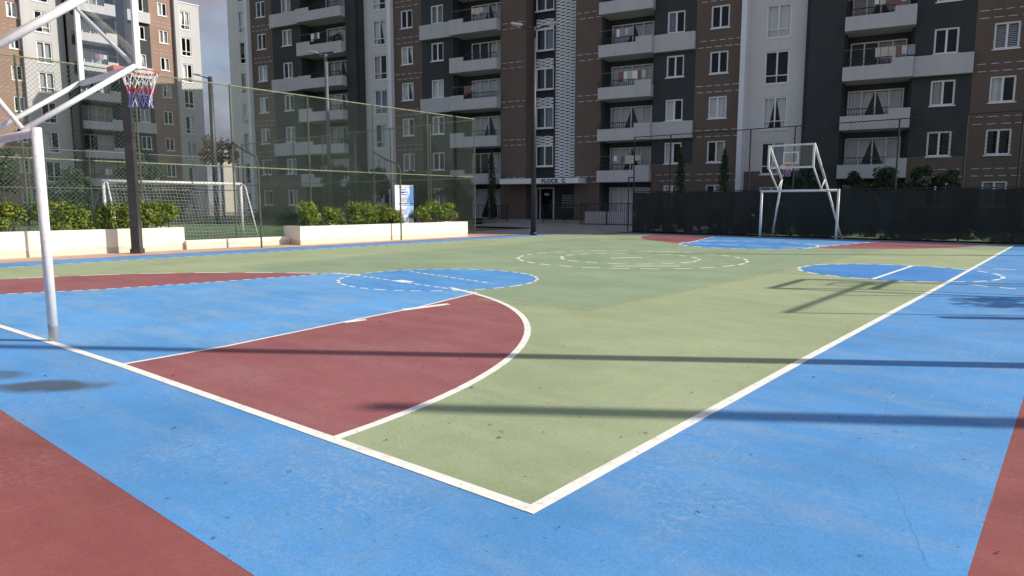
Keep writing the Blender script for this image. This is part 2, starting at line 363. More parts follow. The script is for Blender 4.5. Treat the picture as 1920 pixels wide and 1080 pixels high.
# bits of leaf litter
b = MB()
for i in range(95):
    x = rng.uniform(-9,-.05); y = rng.uniform(1.0,9) if i < 70 else rng.uniform(9,20); s = rng.uniform(.006,.020); a = rng.uniform(0,6.28); zz = .006+rng.uniform(0,.003)
    dx, dy = math.cos(a)*s, math.sin(a)*s
    b.add([(x-dx,y-dy,zz),(x+dy*.4,y-dx*.4,zz+s*.3),(x+dx,y+dy,zz),(x-dy*.4,y+dx*.4,zz+s*.2)], [(0,1,2,3)])
M['litter'] = mat_plain('dry_leaf_litter', (.06, .05, .035), .9, .4, 30)
tag(b.build('leaf_litter', M['litter']), 'tiny dark bits of dry leaf scattered over the court', 'leaf litter', kind='stuff')

# ------------------------------------------------------------------ buildings
WIN = {}
def window_meshes(w, h, low=0):
    key = (round(w,2), round(h,2), low)
    if key in WIN: return WIN[key]
    t = .085
    f = MB(); d0, d1 = .06, .15
    f.box(0,t,d0,d1,0,h); f.box(w-t,w,d0,d1,0,h); f.box(t,w-t,d0,d1,0,t); f.box(t,w-t,d0,d1,h-t,h)
    f.box(w/2-.045,w/2+.045,d0+.01,d1,max(t,low),h-t)
    if low: f.box(t,w-t,d0,d1,low-.05,low); f.box(w/2-.02,w/2+.02,d0+.02,d1,t,low-.05)
    f.box(-.06,w+.06,-.05,d0-.002,-.05,0)          # sill
    p = MB(); p.add([(t,.11,t),(w-t,.11,t),(w-t,.11,h-t),(t,.11,h-t)], [(0,1,2,3)])
    WIN[key] = (f.mesh('window', M['frame']), p.mesh('pane', M['glass'])); return WIN[key]
CUR = {}
def curtain_mesh(w, h, style, mi):
    key = (round(w,2), round(h,2), style, mi)
    if key in CUR: return CUR[key]
    r = random.Random(hash(key) & 0xffff); c = MB()
    def drape(x0, x1, gather=0):
        n = 22; ph = r.uniform(0,6); vs = []
        for i in range(n+1):
            t = i/n
            for z, k in ((h-.05,0.),(h*.5,.5),(.06,1.)):
                x = x0 + (x1-x0)*t; mid = x0 if x0 < w/2 - .01 else x1
                x += (mid-x)*gather*k
                vs.append((x, .24 + .028*math.sin(ph+t*(x1-x0)*34)+.008*math.sin(t*90), z))
        for i in range(n):
            for j in range(2):
                a = 3*i+j; c.add([vs[a], vs[a+3], vs[a+4], vs[a+1]], [(0,1,2,3)])
    if style == 1: drape(.04, w-.04)
    elif style == 2: drape(.04, w*.47)
    elif style == 3: drape(w*.53, w-.04)
    elif style == 4: drape(.04, w*.48, .55); drape(w*.52, w-.04, .55)
    elif style == 5:
        n = int(h/.085)
        for i in range(n):
            z = .06 + i*.085; c.add([(.05,.22,z),(w-.05,.22,z),(w-.05,.25,z+.055),(.05,.25,z+.055)], [(0,1,2,3)])
    CUR[key] = c.mesh('curtain', M[mi], smooth=(style != 5)); return CUR[key]
def add_window(bd, s, z, w, h, y=0., low=0, name='window'):
    fm, pm = window_meshes(w, h, low)
    o = put(name, fm, bd, (s, y, z)); put('pane', pm, o)
    st = rng.choice([1,1,2,3,4,4,5,0,0,0,2,3])
    if st: put('curtain', curtain_mesh(w, h, st, 'blind' if st == 5 else rng.choice(['curt','curt','curt2','curt3'])), o)
    return o
def wall_bay(mb, a, c, y, zt, wins, mi, split=None, mi2=0, zb=0.):
    """wall between a and c with openings wins=[(x0,x1,z0,z1)...], all the same x-range; material mi2 below split"""
    def bx(x0, x1, z0, z1):
        if x1-x0 < .001 or z1-z0 < .001: return
        if split and z0 < split < z1:
            mb.box(x0,x1,y,y+.26,z0,split,mi2); mb.box(x0,x1,y,y+.26,split,z1,mi)
        else: mb.box(x0,x1,y,y+.26,z0,z1, mi2 if (split and z1 <= split+.001) else mi)
    if not wins: bx(a,c,zb,zt); return
    x0, x1 = wins[0][:2]; bx(a,x0,zb,zt); bx(x1,c,zb,zt); z = zb
    for w in wins: bx(x0,x1,z,w[2]); z = w[3]
    bx(x0,x1,z,zt)
def door_mesh(w, h, n=4):
    key = ('d', round(w,2), n)
    if key in WIN: return WIN[key]
    f = MB(); t = .07
    f.box(0,t,0,.08,0,h); f.box(w-t,w,0,.08,0,h); f.box(t,w-t,0,.08,0,.05); f.box(t,w-t,0,.08,h-t,h)
    for i in range(1, n): f.box(w*i/n-.035,w*i/n+.035,.005,.075,.05,h-t)
    p = MB(); p.add([(t,.04,.05),(w-t,.04,.05),(w-t,.04,h-t),(t,.04,h-t)], [(0,1,2,3)])
    WIN[key] = (f.mesh('sliding_door', M['frame']), p.mesh('pane', M['glass'])); return WIN[key]
BAL = {}
def balcony_mesh(w, tall_left):
    key = (round(w,2), tall_left)
    if key in BAL: return BAL[key]
    m = MB(); d = .55; tw = w*.30
    m.box(0,w,-d,1.15,0,.16)                                  # slab
    m.box(0,w,-d,-d+.10,.16,.72)                              # low parapet
    x0, x1 = (0,tw) if tall_left else (w-tw,w)
    m.box(x0,x1,-d-.002,-d+.102,.72,1.0); 
    m.box(0,.1,-d+.10,-.002,.16,.72); m.box(w-.1,w,-d+.10,-.002,.16,.72)
    r = MB(); ra, rb = (tw,w) if tall_left else (0,w-tw)
    r.box(ra,rb,-d+.03,-d+.07,1.06,1.10); r.box(ra,rb,-d+.035,-d+.065,.80,.82)
    n = int((rb-ra)/.13)
    for i in range(n+1):
        x = ra + (rb-ra)*i/n; r.box(x-.009,x+.009,-d+.04,-d+.06,.72,1.06)
    BAL[key] = (m.mesh('balcony', M['balc']), r.mesh('railing', M['iron'])); return BAL[key]
def balcony_bay(bd, mb, a, c, zt, z0s, tall_left, where, hang=True):
    """recessed loggia between a and c: back wall, side walls, doors, projecting balcony boxes"""
    y = 1.15; dw = min(2.75, (c-a)-.55); da = a + (.25 if not tall_left else (c-a)-dw-.25)
    wall_bay(mb, a, c, y, zt, [(da, da+dw, z, z+2.08) for z in z0s], 1)
    mb.box(a-.02,a+.12,.262,y-.002,0,zt,1); mb.box(c-.12,c+.02,.262,y-.002,0,zt,1)
    fm, pm = door_mesh(dw, 2.08); bm, rm = balcony_mesh(c-a, tall_left)
    for i, z in enumerate(z0s):
        o = put('sliding_door', fm, bd, (da, y+.03, z)); put('pane', pm, o)
        st = rng.choice([1,4,4,2,3,1])
        cm = put('curtain', curtain_mesh(dw, 2.05, st, rng.choice(['curt','curt','curt2'])), o)
        if i == 0: continue
        q = put('balcony', bm, bd, (a, 0, z-.16)); put('railing', rm, q)
        r = rng.random()
        if hang and r < .42 and 1 <= i <= 6:                       # laundry drying on the balcony
            L = MB(); x = a + rng.uniform(.5, (c-a)*.5)
            for k in range(rng.randint(3,6)):
                w_ = rng.uniform(.18,.34); hh = rng.uniform(.3,.62); L.box(x,x+w_,-.28,-.262,1.45-hh,1.45,rng.randint(0,3)); x += w_+.03
            L.box(a+.02,c-.02,-.275,-.267,1.452,1.462,2)
            lo = put('laundry', L.mesh('laundry', [M['curt'],M['curt3'],M['curt2'],M['cloth']])); lo.matrix_world = Matrix.LocRotScale(bd.location, bd.rotation_euler, None) @ Matrix.Translation((0,0,z))
            tag(lo, 'laundry drying on the %s balcony up, %s' % (['','first','second','third','fourth','fifth','sixth'][i], where), 'laundry', 'laundry on the balconies')

def dashes(mb, a, c, y, zs):
    for z in zs:
        x = a + rng.uniform(.05,.3)
        while x < c-.1:
            w = min(rng.uniform(.30,.42), c-x-.05); mb.box(x,x+w,y-.010,y-.001,z-.015,z+.015,0); x += w + rng.uniform(.14,.22)

NF = 8; FH = 2.55; ZT = .38 + NF*FH + .85
bd = thing('apartment_building', 'shaded grey, brown and charcoal apartment block with a white entrance canopy, behind the court', 'building', (-30.277,36.340,0), R(11.698))
w = MB()          # material slots: 0 gray 1 dark 2 brown 3 white
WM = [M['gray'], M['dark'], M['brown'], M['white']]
SILL = [1.28 + FH*k for k in range(NF)]
def win_bay(a, c, wa, wb, mi, y=0., grayw=False, split=None, mi2=2, fl=range(NF), bdg=None, wmb=None, zt=None, sill=None):
    bdg = bdg or bd; wmb = wmb or w; zt = zt or ZT; sill = sill or SILL
    if grayw: ws = [(wa, wb, z-.72, z+1.12) for z in sill]
    else: ws = [(wa, wb, z, z+1.27) for z in sill]
    wall_bay(wmb, a, c, y, zt, ws, mi, split, mi2)
    for k, q in enumerate(ws):
        if k in fl: add_window(bdg, wa, q[2], wb-wa, q[3]-q[2], y, .50 if grayw else 0)
GY = .75
def fin(mb, a, c, zt): mb.box(a,c,-.36,GY+.26,0,zt,3)
# left to right along the front
win_bay(-28.2,-24.9,-27.0,-25.7,0,GY,True)
fin(w,-24.9,-24.6,ZT+.3)
win_bay(-24.6,-22.15,-23.95,-22.9,2)
win_bay(-22.15,-19.0,-21.1,-20.02,1,split=3.83)
wall_bay(w,-14.4,-13.45,0,ZT,[],1)
win_bay(-13.45,-10.15,-12.4,-11.12,0,GY,True)
w.box(-13.45,-13.2,.262,GY-.002,0,ZT,1)
fin(w,-10.15,-9.85,ZT+.3)
win_bay(-9.85,-7.36,-9.2,-8.14,2)
win_bay(-7.36,-4.66,-6.55,-5.5,1,split=3.83)
wall_bay(w,-.88,1.05,0,ZT+.8,[],2)
wall_bay(w,4.6,6.36,0,ZT+.8,[],2)
win_bay(9.75,12.25,10.52,11.57,1,split=3.83)
win_bay(12.25,14.84,13.08,14.12,2)
fin(w,14.84,15.12,ZT+.3)
win_bay(15.12,18.4,16.02,17.34,0,GY,True,split=3.3)
w.box(18.4-.2,18.4,.262,GY-.002,0,ZT,1)
wall_bay(w,18.4,20.15,0,ZT,[],1)
win_bay(23.4,26.0,24.25,25.32,1,split=3.83)
win_bay(26.0,28.5,26.76,27.82,2)
fin(w,28.5,28.8,ZT+.3)
win_bay(28.8,32.1,29.8,31.1,0,GY,True)
wall_bay(w,32.1,38.4,0,ZT,[],1)
Z0 = [.38 + FH*k for k in range(NF)]
balcony_bay(bd, w, -19.0,-14.4, ZT, Z0, True, 'behind the grey lamp pole')
balcony_bay(bd, w, -4.66,-.88, ZT, Z0, True, 'just left of the entrance')
balcony_bay(bd, w, 6.36,9.75, ZT, Z0, False, 'just right of the entrance')
balcony_bay(bd, w, 20.15,23.4, ZT, Z0, False, 'above the far goal, at right')
# stair recess
wall_bay(w,1.05,4.6,1.3,ZT+.8,[(1.2,2.62,.38,2.52)],1)
w.box(.79,1.05,.262,1.298,0,ZT+.8,2); w.box(4.6,4.86,.262,1.298,0,ZT+.8,2)
# the rest of the mass
w.box(-28.2,-27.95,GY+.262,21.8,0,ZT,0); w.box(38.15,38.4,.262,21.8,0,ZT,1); w.box(-28.2,38.4,21.8,22.05,0,ZT,0)
for a, c in ((-24.6,-22.15),(-9.85,-7.36),(-.88,1.05),(4.6,6.36),(12.25,14.84),(26.0,28.5)):
    for kf in range(1, NF): dashes(w, a, c, 0, (.38+FH*kf-.12, .38+FH*kf+.24))
for a, c in ((10.0,12.2),(23.5,26)): dashes(w, a, c, 0, (.38+FH-.12, .38+FH+.24))
w.build('wall', WM, bd)
k = MB(); k.box(-27.9,38.1,1.9,21.7,0,ZT-.1); k.build('interior', M['inner'], bd)
k = MB(); k.box(-28.3,38.5,-.1,22.15,ZT+.002,ZT+.14); k.build('roof', M['gray'], bd)
# bands that run on from every second balcony
def band(bdg, a, c, js, z00=.38, fh=FH):
    for j in js:
        m = MB(); z = z00 + fh*j; m.box(a,c,-.30,-.002,z-.16,z+.84); m.build('spandrel_band', M['balc'], bdg)
band(bd,-22.13,-19.02,(2,4,6,8)); band(bd,-7.34,-4.68,(3,5,7)); band(bd,9.77,12.23,(2,4,6,8)); band(bd,23.42,25.98,(3,5,7))
# perforated stair screen
def lattice(mb, x0, x1, z0, z1, y, lam=.72, p=.105):
    r = 0; z = z0
    while z < z1:
        n = int((x1-x0)/.045); sg = 1 if r % 2 else -1; vs = []
        for i in range(n+1):
            x = x0+(x1-x0)*i/n; c_ = z + sg*.024*math.cos(2*math.pi*x/lam)
            vs += [(x,y,c_-.040),(x,y,c_+.040)]
        mb.add(vs, [(2*i,2*i+2,2*i+3,2*i+1) for i in range(n)]); z += p; r += 1
LT = MB(); lattice(LT, 2.72, 4.58, 3.25, ZT+.6, 1.08); LT.build('stair_screen', M['white'], bd)
SW = []
for kf in range(NF):
    zb = 3.42 + FH*kf
    SW.append(zb); LT = MB(); lattice(LT, 1.3, 2.62, zb+1.98, zb+FH-.02, 1.08); LT.build('spandrel_screen', M['white'], bd)
m = MB(); m.box(1.18,1.26,1.02,1.12,3.2,ZT+.6); m.box(2.62,2.72,1.0,1.12,3.2,ZT+.6); m.box(4.52,4.6,1.085,1.12,3.2,ZT+.6); m.build('screen_post', M['iron'], bd)
for kf in range(NF-1):
    fm, pm = window_meshes(1.34, 1.42); o = put('stair_window', fm, bd, (1.28, 1.0, SW[kf]+.52)); put('pane', pm, o)
    if rng.random() < .5: put('curtain', curtain_mesh(1.34, 1.42, rng.choice([2,3]), 'curt3'), o)
# entrance
cn = MB(); cn.box(-.25,5.45,-1.3,1.0,2.72,3.06); cn = cn.build('canopy', M['frame'], bd)
tx = bpy.data.curves.new('block_lettering', 'FONT'); tx.body = 'BLOCK  C'; tx.size = .34; tx.extrude = .008; tx.offset = .012; tx.space_character = 1.12
to = bpy.data.objects.new('block_lettering', tx); col.objects.link(to)
dg = bpy.context.evaluated_depsgraph_get(); tme = bpy.data.meshes.new_from_object(to.evaluated_get(dg)); bpy.data.objects.remove(to)
tme.materials.clear(); tme.materials.append(M['iron'])
lt = put('lettering', tme, cn, (2.86,-1.312,2.765)); lt.rotation_euler = (R(90),0,0)
m = MB(); m.box(1.2,1.29,1.22,1.4,.38,2.52); m.box(2.53,2.62,1.22,1.4,.38,2.52); m.box(1.29,2.53,1.22,1.4,2.44,2.52); m.box(1.50,1.56,1.23,1.39,.38,2.44)
dr = m.build('entrance_door', M['frame'], bd)
m = MB(); m.add([(1.29,1.3,.4),(2.53,1.3,.4),(2.53,1.3,2.44),(1.29,1.3,2.44)], [(0,1,2,3)]); m.build('pane', M['glass'], dr)
m = MB(); m.box(1.85,2.2,1.28,1.292,1.98,2.14); m.build('door_notice', M['ban_w'], dr)
m = MB(); m.box(3.15,4.1,1.23,1.297,1.05,2.1); m.build('meter_cabinet', M['dark'], bd)
m = MB()
for i in range(6): m.box(3.2,4.05,1.215,1.228,1.12+i*.16,1.21+i*.16)
m.build('cabinet_louvre', M['galv'], bd)
m = MB(); m.box(-1.4,6.2,-1.6,1.29,0,.37); m.box(.4,3.4,-2.0,-1.602,0,.19); m.build('entrance_step', M['pave'], bd)

t = thing('potted_plant', 'leafy potted plants crowding a balcony above the grey lamp pole', 'plant', (-30.277 + -15.2*math.cos(R(11.698)) + .25*math.sin(R(11.698)), 36.340 - 15.2*math.sin(R(11.698)) - .25*math.cos(R(11.698)), 13.15), R(11.698))
PLANT = t
# black railings and low walls in front of the entrance
def local(s, y, z=0):
    a = R(11.698); return (-30.277 + s*math.cos(a) - y*math.sin(a), 36.340 + s*math.sin(a) + y*math.cos(a), z)
def railing(name, label, s0, s1, y, z0, h):
    t = thing(name, label, 'railing', local(s0, y, z0), R(11.698)); L = s1-s0
    m = MB(); m.box(0,L,-.02,.02,h-.04,h); m.box(0,L,-.015,.015,.10,.13); m.build('rail', M['iron'], t)
    m = MB(); n = int(L/.13)
    for i in range(n+1): m.box(L*i/n-.01,L*i/n+.01,-.01,.01,.13,h-.04)
    m.build('bar', M['iron'], t)
    m = MB()
    for x in (0,L/2,L): m.box(x-.025,x+.025,-.025,.025,0,h+.03)
    m.build('post', M['iron'], t); return t
railing('entrance_railing', 'black bar railing left of the apartment block door', -4.4, .6, -1.75, .3, 1.05)
railing('entrance_railing', 'black bar railing right of the apartment block door under the canopy', 3.2, 6.2, -1.75, .3, 1.05)
railing('terrace_railing', 'taller black railing in front of the pale terrace wall right of the entrance', 6.3, 9.6, -2.9, .1, 1.35)
m = MB(); m.box(0,3.2,-.1,.1,0,.75); o = m.build('terrace_wall', M['balc']); o.location = local(6.4,-2.45,.2); o.rotation_euler.z = R(11.698)
tag(o, 'low pale terrace wall behind the black railing right of the entrance', 'wall')
m = MB(); m.box(0,4.2,-.2,.2,0,.5); o = m.build('retaining_wall', M['gray']); o.location = local(-5.4,-5.2,.1); o.rotation_euler.z = R(11.698)
tag(o, 'low grey wall holding the planting left of the entrance path', 'wall')

# the sunlit block on the left
NL = 8; FL = 2.6
b2 = thing('apartment_building', 'sunlit apartment block far left behind the pitch, its lower floors in shadow', 'building', (-71,0,0), R(90))
w2 = MB(); S2 = [1.48 + FL*k for k in range(NL)]; ZL2 = .2 + NL*FL + .95; Z2 = [.58 + FL*k for k in range(NL)]
def wb2(*a, **k): win_bay(*a, bdg=b2, wmb=w2, sill=S2, **{**dict(zt=ZL2), **k})
wb2(8.2,10.8,9.0,10.0,1) 
wb2(14.4,17.05,15.3,16.3,1,split=4.0); wb2(17.05,19.65,18.75,19.6-.05,2)
fin(w2,19.65,19.98,ZL2+.3)
wb2(19.98,23.2,20.95,22.15,0,y=GY,grayw=True)
wall_bay(w2,23.2,23.9,0,ZL2,[],1)
wb2(27.2,30.35,28.95,29.9,1,split=4.0); wb2(30.35,32.65,31.2,32.1,2)
fin(w2,32.65,32.98,ZL2+.3)
wb2(32.98,35.65,33.68,34.7,0,y=GY,grayw=True,zt=21.55)
balcony_bay(b2, w2, 10.8,14.4, ZL2, Z2, False, '', hang=False); balcony_bay(b2, w2, 23.9,27.2, ZL2, Z2, False, 'of the sunlit block')
band(b2,27.22,30.33,(1,3,5,7),.58,FL); band(b2,14.42,17.03,(1,3,5,7),.58,FL)
w2.box(8.2,8.45,.262,10,0,ZL2,0); w2.box(35.4,35.65,GY+.262,10,0,21.5,0); w2.box(8.2,35.65,10,10.25,0,21.5,0)
for a, c in ((17.05,19.65),(30.35,32.65)):
    for kf in range(1, NL): dashes(w2, a, c, 0, (.58+FL*kf-.12, .58+FL*kf+.24))
w2.build('wall', [M['gray_sun'], M['dark'], M['brown2'], M['gray_sun']], b2)
k = MB(); k.box(8.5,35.35,1.9,9.9,0,21.3); k.build('interior', M['inner'], b2)
k = MB(); k.box(8.2,32.9,.3,10.2,ZL2+.002,ZL2+.12); k.box(33.0,35.7,GY-.05,10.2,21.552,21.66); k.build('roof', M['gray'], b2)
# small cream house far beyond the gap
h = thing('house', 'small cream house seen far off in the gap between the two apartment blocks', 'house', (-106,59,0), R(60))
m = MB(); m.box(-3.2,3.2,0,8,0,9.6); m.build('wall', M['house'], h)
m = MB(); m.box(-3.4,3.4,-.2,8.2,9.6,9.85); m.build('roof', M['gray'], h)
for x in (-1.5,-.2): 
    m = MB(); m.box(x,x+.55,-.06,-.002,6.6,8.4); m.build('window', M['inner'], h)

# ------------------------------------------------------------------ fences
def chain(mb, A, B, z0, z1, pitch=.125, r=.0040):
    A = Vector(A); B = Vector(B); L = (B-A).length; d = (B-A)/L; H_ = z1-z0
    nx = -d.y; ny = d.x
    n = int((L+H_)/pitch)
    for sgn in (1,-1):
        off = .003*sgn
        for i in range(1, n):
            u = i*pitch - H_          # line x = u + z (sgn 1), mirrored for -1
            za = max(0, -u); zb = min(H_, L-u)
            if zb - za < .02: continue
            pa = (u+za, za); pb = (u+zb, zb)
            if sgn < 0: pa = (L-pa[0], pa[1]); pb = (L-pb[0], pb[1])
            p = (A.x+d.x*pa[0]+nx*off, A.y+d.y*pa[0]+ny*off, z0+pa[1]); q = (A.x+d.x*pb[0]+nx*off, A.y+d.y*pb[0]+ny*off, z0+pb[1])
            mb.tube(p, q, r, 3, cap=False)
FX = -22.2; FHH = 5.34
fe = thing('chain_link_fence', 'tall green chain link fence along the left side of the court, behind the cream planters', 'fence', (FX,12,0))
def rel(p, o): return tuple(a-b for a, b in zip(p, o.location))
ys = [23.9-2.99*i for i in range(11)]
for y in ys:
    m = MB(); m.tube((0,y-12,0),(0,y-12,FHH+.03),.031,8); m.build('post', M['gpost'], fe)
for z in (FHH, 2.67):
    m = MB()
    for a, c in zip(ys[:-1], ys[1:]): m.tube((.0,a-12-.037,z),(.0,c-12+.037,z),.022,8)
    m.build('rail', M['grail'], fe)
m = MB(); chain(m, (.03,ys[-1]-12), (.03,ys[0]-12), .05, FHH); m.build('wire_mesh', M['wire'], fe)
for y in (6.0, 11.95, 17.95):           # goose-neck props in front of the fence
    m = MB(); bx = FX+1.55 if y > 7 else FX+.85
    m.path([(0,y-12,3.5),(.55,y-12,3.25),(bx-FX-.12,y-12,2.95),(bx-FX,y-12,2.78),(bx-FX,y-12,0)], .03, 8); m.build('prop', M['gpost'], fe)
fe2 = thing('chain_link_fence', 'green chain link fence closing the far end of the football pitch, beside the entrance path', 'fence', (-22.2,23.9,0))
xs = [-3.0*i for i in range(1,8)]
for x in xs:
    m = MB(); m.tube((x,0,0),(x,0,FHH),.036,8); m.build('post', M['gpost'], fe2)
for z in (FHH-.03, 2.62):
    m = MB(); m.tube((-.04,0,z),(xs[-1],0,z),.026,8); m.build('rail', M['grail'], fe2)
m = MB(); chain(m, (xs[-1],.03), (-.02,.03), .1, FHH-.03, .16, .0026); m.build('wire_mesh', M['wire'], fe2)
fe3 = thing('chain_link_fence', 'green chain link fence on the far side of the football pitch before the sunlit block', 'fence', (-44,6,0))
for i in range(9):
    m = MB(); m.tube((0,-6+3*i,0),(0,-6+3*i,4.4),.034,6); m.build('post', M['gpost'], fe3)
for z in (4.4,2.3):
    m = MB(); m.tube((0,-6,z),(0,18,z),.026,6); m.build('rail', M['gpost'], fe3)
m = MB(); chain(m, (.03,-6), (.03,18), .15, 4.4, .2, .004); m.build('wire_mesh', M['wire'], fe3)
FY = 30.3; F4 = 4.68
fe4 = thing('chain_link_fence', 'dark chain link fence with shade netting at the far end, behind the goal', 'fence', (-8,FY,0))
px_ = [-9.35,-7.4,-3.55,-1.65,2.25,4.45,6.1,9,12]
for x in px_:
    m = MB(); m.tube((x,0,0),(x,0,F4),.034,8); m.build('post', M['iron'], fe4)
for z in (F4, 2.02):
    m = MB(); m.tube((px_[0],0,z),(px_[-1],0,z),.02,8); m.build('rail', M['iron'], fe4)
m = MB(); chain(m, (px_[0],.03), (px_[-1],.03), .03, F4, .15, .0034); m.build('wire_mesh', M['dwire'], fe4)
m = MB(); n = 160
vs = []
for i in range(n+1):
    x = px_[0] + (px_[-1]-px_[0])*i/n; sag = .03*math.sin(x*2.1)+.015*math.sin(x*7)
    for j, z in enumerate((.06+.05*math.sin(x*1.7)+.02*math.sin(x*9),.5,1.0,1.5,1.97+.02*math.sin(x*3.1))):
        vs.append((x, -.05+sag*math.sin(j*.8)-.02*j/4, z))
m.add(vs, [(5*i+j,5*i+5+j,5*i+6+j,5*i+1+j) for i in range(n) for j in range(4)])
m.build('shade_net', M['screen'], fe4, smooth=True)
m = MB()
for x in (-7.4,-3.55,2.25): m.tube((x,.02,1.1),(x+1.1,1.0,0),.03,6)
m.build('back_stay', M['galv'], fe4)
m = MB(); m.path([(px_[0]-.28,-.02,0),(px_[0]-.28,-.02,2.72),(px_[0],-.02,2.72)],.03,6); m.build('gate_frame', M['iron'], fe4)

# ------------------------------------------------------------------ planters, banner, shrubs
def planter(label, x0, x1, y0, y1, h):
    t = thing('planter', label, 'planter', ((x0+x1)/2,(y0+y1)/2,0)); a = (x1-x0)/2; c = (y1-y0)/2
    m = MB(); th = .14
    m.box(a-th,a,-c,c,0,h); m.box(-a,-a+th,-c,c,0,h); m.box(-a+th,a-th,-c,-c+th,0,h); m.box(-a+th,a-th,c-th,c,0,h); m.build('wall', M['cream'], t)
    m = MB(); m.box(-a+th,a-th,-c+th,c-th,0,h-.1); m.build('soil', M['bark'], t); return t
planter('long cream planter at the left edge, crossed by the dark lamp pole', -22.75,-21.72,-1.0,9.95,.70)
planter('long cream planter with the blue banner, between the fence prop and the entrance path', -22.0,-20.97,13.62,22.1,.645)
m = MB(); m.box(-.15,.15,-1.83,1.83,0,.28); o = m.build('low_wall', M['cream'], loc=(-21.75,11.78,0)); tag(o, 'low cream kerb wall in the gap between the two planters', 'wall')
def leaves(mb, c, rad, n, size, nm=3, wts=None, flat=1.):
    for i in range(n):
        while True:
            p = Vector((rng.uniform(-1,1),rng.uniform(-1,1),rng.uniform(-1,1)))
            if .25 < p.length < 1: break
        q = Vector((c[0]+p.x*rad[0], c[1]+p.y*rad[1], c[2]+p.z*rad[2])); s = size*rng.uniform(.6,1.35)
        nrm = (p + Vector((rng.uniform(-1,1),rng.uniform(-1,1),rng.uniform(-.4,1.2)))).normalized()
        u = nrm.orthogonal().normalized(); v = nrm.cross(u); a = rng.uniform(0,6.28)
        u, v = u*math.cos(a)+v*math.sin(a), v*math.cos(a)-u*math.sin(a)
        mi = rng.choices(range(nm), wts)[0] if wts else rng.randrange(nm)
        mb.add([q-u*s, q+v*s*.42-u*s*.1, q+u*s+nrm*s*.15, q-v*s*.42-u*s*.1], [(0,1,2,3)], mi)
def shrub(label, x, y, z, wy, h, group):
    t = thing('shrub', label, 'shrub', (x,y,z), 0, group)
    m = MB()
    h *= rng.uniform(1.0,1.2)
    for i in range(rng.randint(10,12)):
        cc = (rng.uniform(-.14,.14), rng.uniform(-.5,.5)*wy*.84, h*rng.uniform(.25,.84)); r = rng.uniform(.15,.26)
        leaves(m, cc, (r*1.0,r*1.15,r), 115, .052, 3, rng.choice([(6,5,1),(5,6,1),(5,3,2),(3,7,1)]))
    m.build('foliage', [M['lf1'],M['lf2'],M['lf3']], t)
    m = MB()
    for i in range(5): m.tube((rng.uniform(-.06,.06),rng.uniform(-.2,.2),-.1),(rng.uniform(-.15,.15),rng.uniform(-.4,.4)*wy,h*.75),.012,5,.005)
    m.build('stem', M['bark'], t)
Lb = 'yellow-green shrub in the left planter, '
for y, wy, h_, lb in [(4.75,.8,.80,'cut by the left edge of the photo'),(5.55,.75,.76,'just left of the fence prop'),(6.5,.8,.84,'first one right of the white goal post'),(7.15,.7,.82,'second one right of the white goal post'),
                      (7.95,.62,.78,'golden one between the gap and the dark lamp pole'),(8.45,.42,.82,'narrow one half hidden behind the dark lamp pole'),(9.0,.7,.86,'first one right of the dark lamp pole'),(9.55,.6,.84,'at its right-hand end')]:
    shrub(Lb+lb, -22.05, y, .6, wy, h_, 'golden shrubs in the cream planters')
Lb = 'yellow-green shrub in the right planter, '
for y, wy, h_, lb in [(14.45,.9,.92,'at its left-hand end'),(15.3,.85,.72,'second from its left-hand end'),(16.45,.8,.92,'third from its left-hand end'),(17.05,.55,.75,'left of the fence prop'),
                      (17.8,.5,.78,'behind the fence prop'),(18.35,.45,.62,'overlapping the left edge of the banner'),(19.75,.7,.84,'first one right of the banner'),(20.55,.75,.88,'second one right of the banner'),(21.3,.75,.86,'at its right-hand end')]:
    shrub(Lb+lb, -21.42, y, .55, wy, h_, 'golden shrubs in the cream planters')
m = MB()
for k in range(6): leaves(m, (-.5+.22*k,0,.75+rng.uniform(-.15,.35)), (.22,.18,.3), 60, .09, 2)
m.build('foliage', [M['dk1'],M['dk2']], PLANT); m = MB()
for k in range(3): m.tube((-.45+.4*k,0,0),(-.45+.4*k,0,.35),.11,8,.15)
m.build('pot', M['bark'], PLANT)
# roll-up banner
bn = thing('banner', 'white and blue printed roll-up banner standing among the planter shrubs', 'banner', (-21.62,19.0,.56), R(90))
m = MB(); m.box(-.50,.50,0,.012,.06,1.62); m.build('panel', M['ban_w'], bn)
m = MB(); m.box(-.52,.52,-.05,.07,0,.06); m.box(-.51,.51,-.01,.022,1.62,1.64); m.build('stand', M['steel'], bn)
m = MB(); y0, y1 = -.006, -.001
for z, a, c in ((1.42,-.22,.1),(1.33,-.25,.22),(1.30,-.25,.0),(1.22,-.15,.1)): m.box(a,c,y0,y1,z,z+.035,0)
for a in (-.36,-.18,.02,.17): m.box(a,a+.12,y0,y1,1.51,1.55,3)
m.add([(.49,y0,.92),(.49,y0,1.22),(.25,y0,1.18),(.15,y0,1.02),(.05,y0,.92)], [(4,0,1,2,3)], 1)
m.add([(.49,y0,.42),(.49,y0,.78),(.20,y0,.78),(.05,y0,.60),(-.05,y0,.42)], [(4,0,1,2,3)], 2)
m.box(-.30,.49,y0,y1,.85,.89,0); m.box(-.1,.49,y0,y1,.78,.81,1)
m.add([(.02+.22*math.cos(t*.449),y0-.002,1.04+.10*math.sin(t*.449)) for t in range(14)], [tuple(range(14))], 3)
m.add([(-.12+.26*math.cos(t*.449),y0-.002,.52+.15*math.sin(t*.449)) for t in range(14)], [tuple(range(14))], 3)
m.box(.30,.49,y0+.0012,y1,.30,1.6,1); m.box(.12,.30,y0+.0012,y1,.96,1.30,2); m.box(.22,.46,y0-.002,y1,.34,.37,0); m.box(-.45,.49,y0,y1,.27,.295,0); m.box(-.2,.15,y0,y1,.12,.2,2)
m.build('print', [M['ban_n'],M['ban_b'],M['ban_l'],M['ban_p']], bn)

